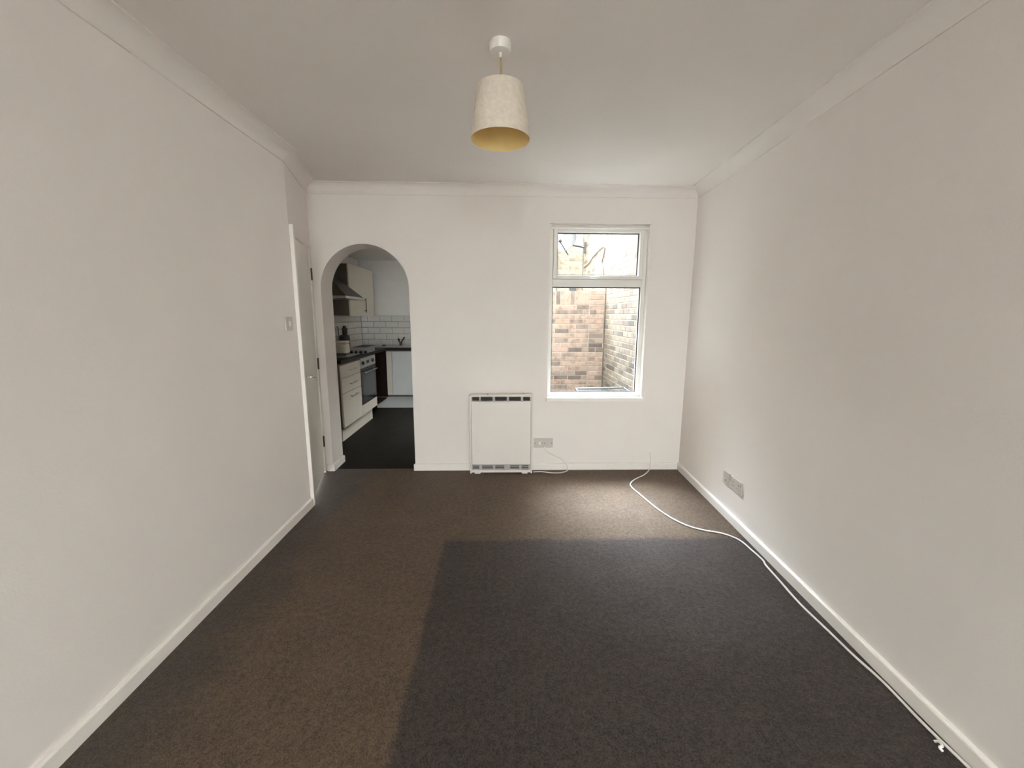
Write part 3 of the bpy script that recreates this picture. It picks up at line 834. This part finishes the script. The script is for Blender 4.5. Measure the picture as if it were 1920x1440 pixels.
# ------------------------------------------------------------------ yard behind the house
MB().box(KX1 + .18, 8, TH, 12, -.05, .10).box(-6, KX1 + .18, KY1 + .2, 12, -.05, .10).build('ground', M_CONC, label='concrete yard ground outside the window', cat='ground', kind='structure')
MB().box(-8, 8, -20, REAR - .23, -.4, -.3).build('ground_front', M_CONC, label='paved ground in front of the house', cat='ground', kind='structure')

def brick_mesh(mt, L=.215, Hh=.065, D=.05, name='brick'):
    b = MB()
    c = .003
    # local: x along wall, z up, faces -y at y=0 (front chamfer)
    P = [(0, 0, 0), (L, 0, 0), (L, 0, Hh), (0, 0, Hh)]
    fr_ = [b.bm.verts.new((min(max(x, c), L - c), 0, min(max(z, c), Hh - c))) for x, y, z in P]
    md = [b.bm.verts.new((x, c, z)) for x, y, z in P]
    bk = [b.bm.verts.new((x, D, z)) for x, y, z in P]
    b.bm.faces.new(fr_)
    for a, d in ((fr_, md), (md, bk)):
        for i in range(4):
            b.bm.faces.new((a[i], a[(i + 1) % 4], d[(i + 1) % 4], d[i]))
    return b.mesh(name, mt)

def lay(parent, frame, u0, u1, z0, z1, me, me_half, keep, far_mat, skip=None):
    """running bond on a plane; frame(u, d, z) -> world matrix for a brick whose front stands d proud of the mortar"""
    rest = MB(); cnt = 0
    r = 0; z = z0
    while z < z1 - .03:
        u = u0 - (.1125 if r % 2 else 0)
        while u < u1 - .02:
            a = max(u, u0); b = min(u + .215, u1)
            if b - a > .04 and not (skip and skip((a + b) / 2, z)):
                pr_ = random.uniform(.002, .004)
                M = frame(a + random.uniform(-.002, .002), pr_, z + random.uniform(-.0015, .0015)) @ Matrix.Diagonal(((b - a) / .215, 1, 1, 1))
                if keep((a + b) / 2, z):
                    inst(me, 'brick', M, parent); cnt += 1
                else:
                    L_, Hh = .215, .065
                    rest.hexa([M @ Vector(p) for p in [(0, 0, 0), (L_, 0, 0), (L_, .03, 0), (0, .03, 0), (0, 0, Hh), (L_, 0, Hh), (L_, .03, Hh), (0, .03, Hh)]])
            u += .225
        z += .075; r += 1
    if len(rest.bm.verts):
        rest.build('brickwork', far_mat, parent, kind='stuff')
    else:
        rest.bm.free()
    return cnt

# end garden wall (low), with soldier course on top and a pier in the corner
YE = 3.05
we = MB().box(-.27, 1.55, YE, YE + .21, .05, 1.755).build('wall_yard_end', M_MORTAR, label='low red-brown brick garden wall with upright top course', cat='brick wall', kind='structure')
me_red = brick_mesh(M_BRED)
frE = lambda u, d, z: Matrix.Translation((u, YE - d, z))
n1 = lay(we, frE, -.25, 1.292, .125, 1.545, me_red, None, lambda u, z: True, M_BREDI)
x = 1.292 - .068
while x > -.2:
    inst(me_red, 'brick', Matrix.Translation((x + .065, YE - random.uniform(.002, .004), 1.548)) @ Matrix.Rotation(-math.pi / 2, 4, 'Y') @ Matrix.Diagonal((.97, 1, 1, 1)), we)
    x -= .0755
wp = MB().box(1.300, 1.545, YE - .025, YE + .0, .05, 1.755).build('wall_yard_pier', M_MORTAR, label='narrow brick pier closing the corner of the garden wall', cat='brick pier', kind='structure')
frP = lambda u, d, z: Matrix.Translation((u, YE - .025 - d, z))
n2 = lay(wp, frP, 1.305, 1.540, .125, 1.75, me_red, None, lambda u, z: True, M_BREDI)

# side boundary wall, running away from the window on the right
XS = 1.55
ws = MB().box(XS + .0, XS + .23, TH, 5.1, .05, 3.6).build('wall_yard_side', M_MORTAR, label='tall yellow stock brick wall running away on the right of the yard', cat='brick wall', kind='structure')
me_yel = brick_mesh(M_BYEL)
# local x -> -y world (so bricks run along y), front (-y local) -> -x world
frS = lambda u, d, z: Matrix.Translation((XS - d, 5.05 - u, z)) @ Matrix.Rotation(-math.pi / 2, 4, 'Z')
n3 = lay(ws, frS, 0.0, 4.80, .125, 3.57, me_yel, None, lambda u, z: 1.25 < 5.05 - u < 3.25 and .3 < z < 2.72, M_BYELI)

# facade of the house behind
YFc = 4.95
wf = MB().box(-1.6, XS, YFc, YFc + .25, .05, 4.2).build('wall_yard_facade', M_MORTAR, label='pale brick house wall beyond the garden wall', cat='brick wall', kind='structure')
me_pal = brick_mesh(M_BPAL)
frF = lambda u, d, z: Matrix.Translation((u, YFc - d * .7, z))
n4 = lay(wf, frF, -1.55, 1.545, .125, 4.15, me_pal, None, lambda u, z: u > .35 and 1.6 < z < 3.4, M_BPALI)

# cables and pipes outside
MB().tube([(1.538, YE - .045, .12), (1.536, YE - .045, .6), (1.541, YE - .046, .9), (1.534, YE - .045, 1.2), (1.538, YE - .045, 1.5), (1.542, YE - .04, 1.8)], .009, 8, 5).build(
    'wall_cable', M_CABLE, smooth=True, label='thin dark cable in the corner between garden wall and side wall', cat='cable')
MB().tube([(1.538, YFc - .012, 1.9), (1.538, YFc - .012, 2.6), (1.537, YFc - .012, 3.6)], .007, 8, 3).build(
    'wall_cable', M_CABLE, smooth=True, label='thin dark cable up the far corner of the pale house wall', cat='cable')
MB().tube([(XS - .018, 4.80, 2.31), (XS - .02, 4.3, 2.34), (XS - .018, 3.9, 2.42), (XS - .02, 3.35, 2.46), (XS - .018, 3.15, 2.44), (XS - .018, 3.2, 2.33), (XS - .018, 3.3, 2.22), (XS - .018, 3.2, 2.1), (XS - .018, 3.15, 1.9)], .010, 8, 5).build(
    'wall_cable', M_CABLE, smooth=True, label='dark cable sagging along the side wall seen in the upper pane', cat='cable')
dp = thing('downpipe', (.99, YFc - .05, .1), 'pale downpipe with dark clips on the pale house wall', 'pipe')
MB().tube([(.985, YFc - .05, .1), (.985, YFc - .05, 2.75)],   .034, 14).build('pipe', M_PIPE, dp, smooth=True)
for z in (2.33, 2.45):
    MB().lathe([(.036, 0), (.040, 0), (.040, .035), (.036, .035)], (.985, YFc - .05, z), 16, closed=True).build('clip', M_DISHD, dp)
MB().box(1.27, 1.40, YFc - .07, YFc - .006, 1.80, 1.99).bevel(.006, 2).build('meter_box', M_DISHD, label='small grey box fixed low on the pale house wall', cat='box')

# satellite dish on the side wall
dsh = thing('satellite_dish', (1.45, 4.70, 2.72), 'grey satellite dish on a wall arm in the upper pane', 'satellite dish')
dc_ = Vector((1.185, 4.60, 2.745)); dn = Vector((-.62, -.62, .40)).normalized()
prof = []
for i in range(9):
    r = .212 * i / 8
    prof.append((r, .065 * (r / .212) ** 2))
prof2 = [(r, h - .006) for r, h in prof[::-1]]
bowl = MB().lathe(prof + prof2, dc_, 36, dn)
bowl.build('dish_bowl', M_DISH, dsh, smooth=True)
e1 = dc_ + Vector((0, 0, -.22)); e2 = dc_ + dn * .34 + Vector((0, 0, -.12))
MB().tube([e1, e2], .011, 8).build('feed_arm', M_DISHD, dsh, smooth=True)
MB().cyl(e2, .028, .07, -dn, 14).build('feed_horn', M_DISHD, dsh, smooth=True)
MB().tube([dc_ - dn * .01, dc_ - dn * .07, Vector((1.42, 4.72, 2.70)), Vector((1.52, 4.74, 2.68))], .016, 10, 3).build('mount_arm', M_DISHD, dsh, smooth=True)
MB().box(1.515, 1.5445, 4.69, 4.79, 2.58, 2.78).build('mount_plate', M_DISHD, dsh)

# clothes airer folded open in the yard, close to the window
ca = thing('clothes_airer', (1.2, 1.5, .1), 'white wire clothes airer standing outside below the window', 'clothes airer')
Z0 = .440
for y, zz in ((1.28, 0), (1.62, .012)):
    MB().tube([(.86, y, Z0 + zz), (1.50, y + .05, Z0 + zz + .004)], .011, 10).build('rail', M_AIRER, ca, smooth=True)
for k in range(3):
    y = 1.36 + k * .08
    MB().tube([(.885, y, Z0 + .004), (1.49, y + .05, Z0 + .008)], .003, 8).build('wire', M_AIRER, ca, smooth=True)
for xx, dy in ((.86, 0), (1.50, .05)):
    MB().tube([(xx, 1.28 + dy, Z0), (xx, 1.62 + dy, Z0 + .012)], .010, 10).build('end_bar', M_AIRER, ca, smooth=True)
    MB().tube([(xx, 1.28 + dy, Z0), (xx, 1.66 + dy, .105)], .009, 10).build('leg', M_AIRER, ca, smooth=True)
    MB().tube([(xx, 1.62 + dy, Z0 + .012), (xx, 1.26 + dy, .105)], .009, 10).build('leg', M_AIRER, ca, smooth=True)
MB().tube([(1.28, 2.05, .104), (1.535, 1.55, .80)], .0028, 8).build('garden_cane', M_RENDER, smooth=True, label='thin pale cane leaning on the side wall', cat='cane')
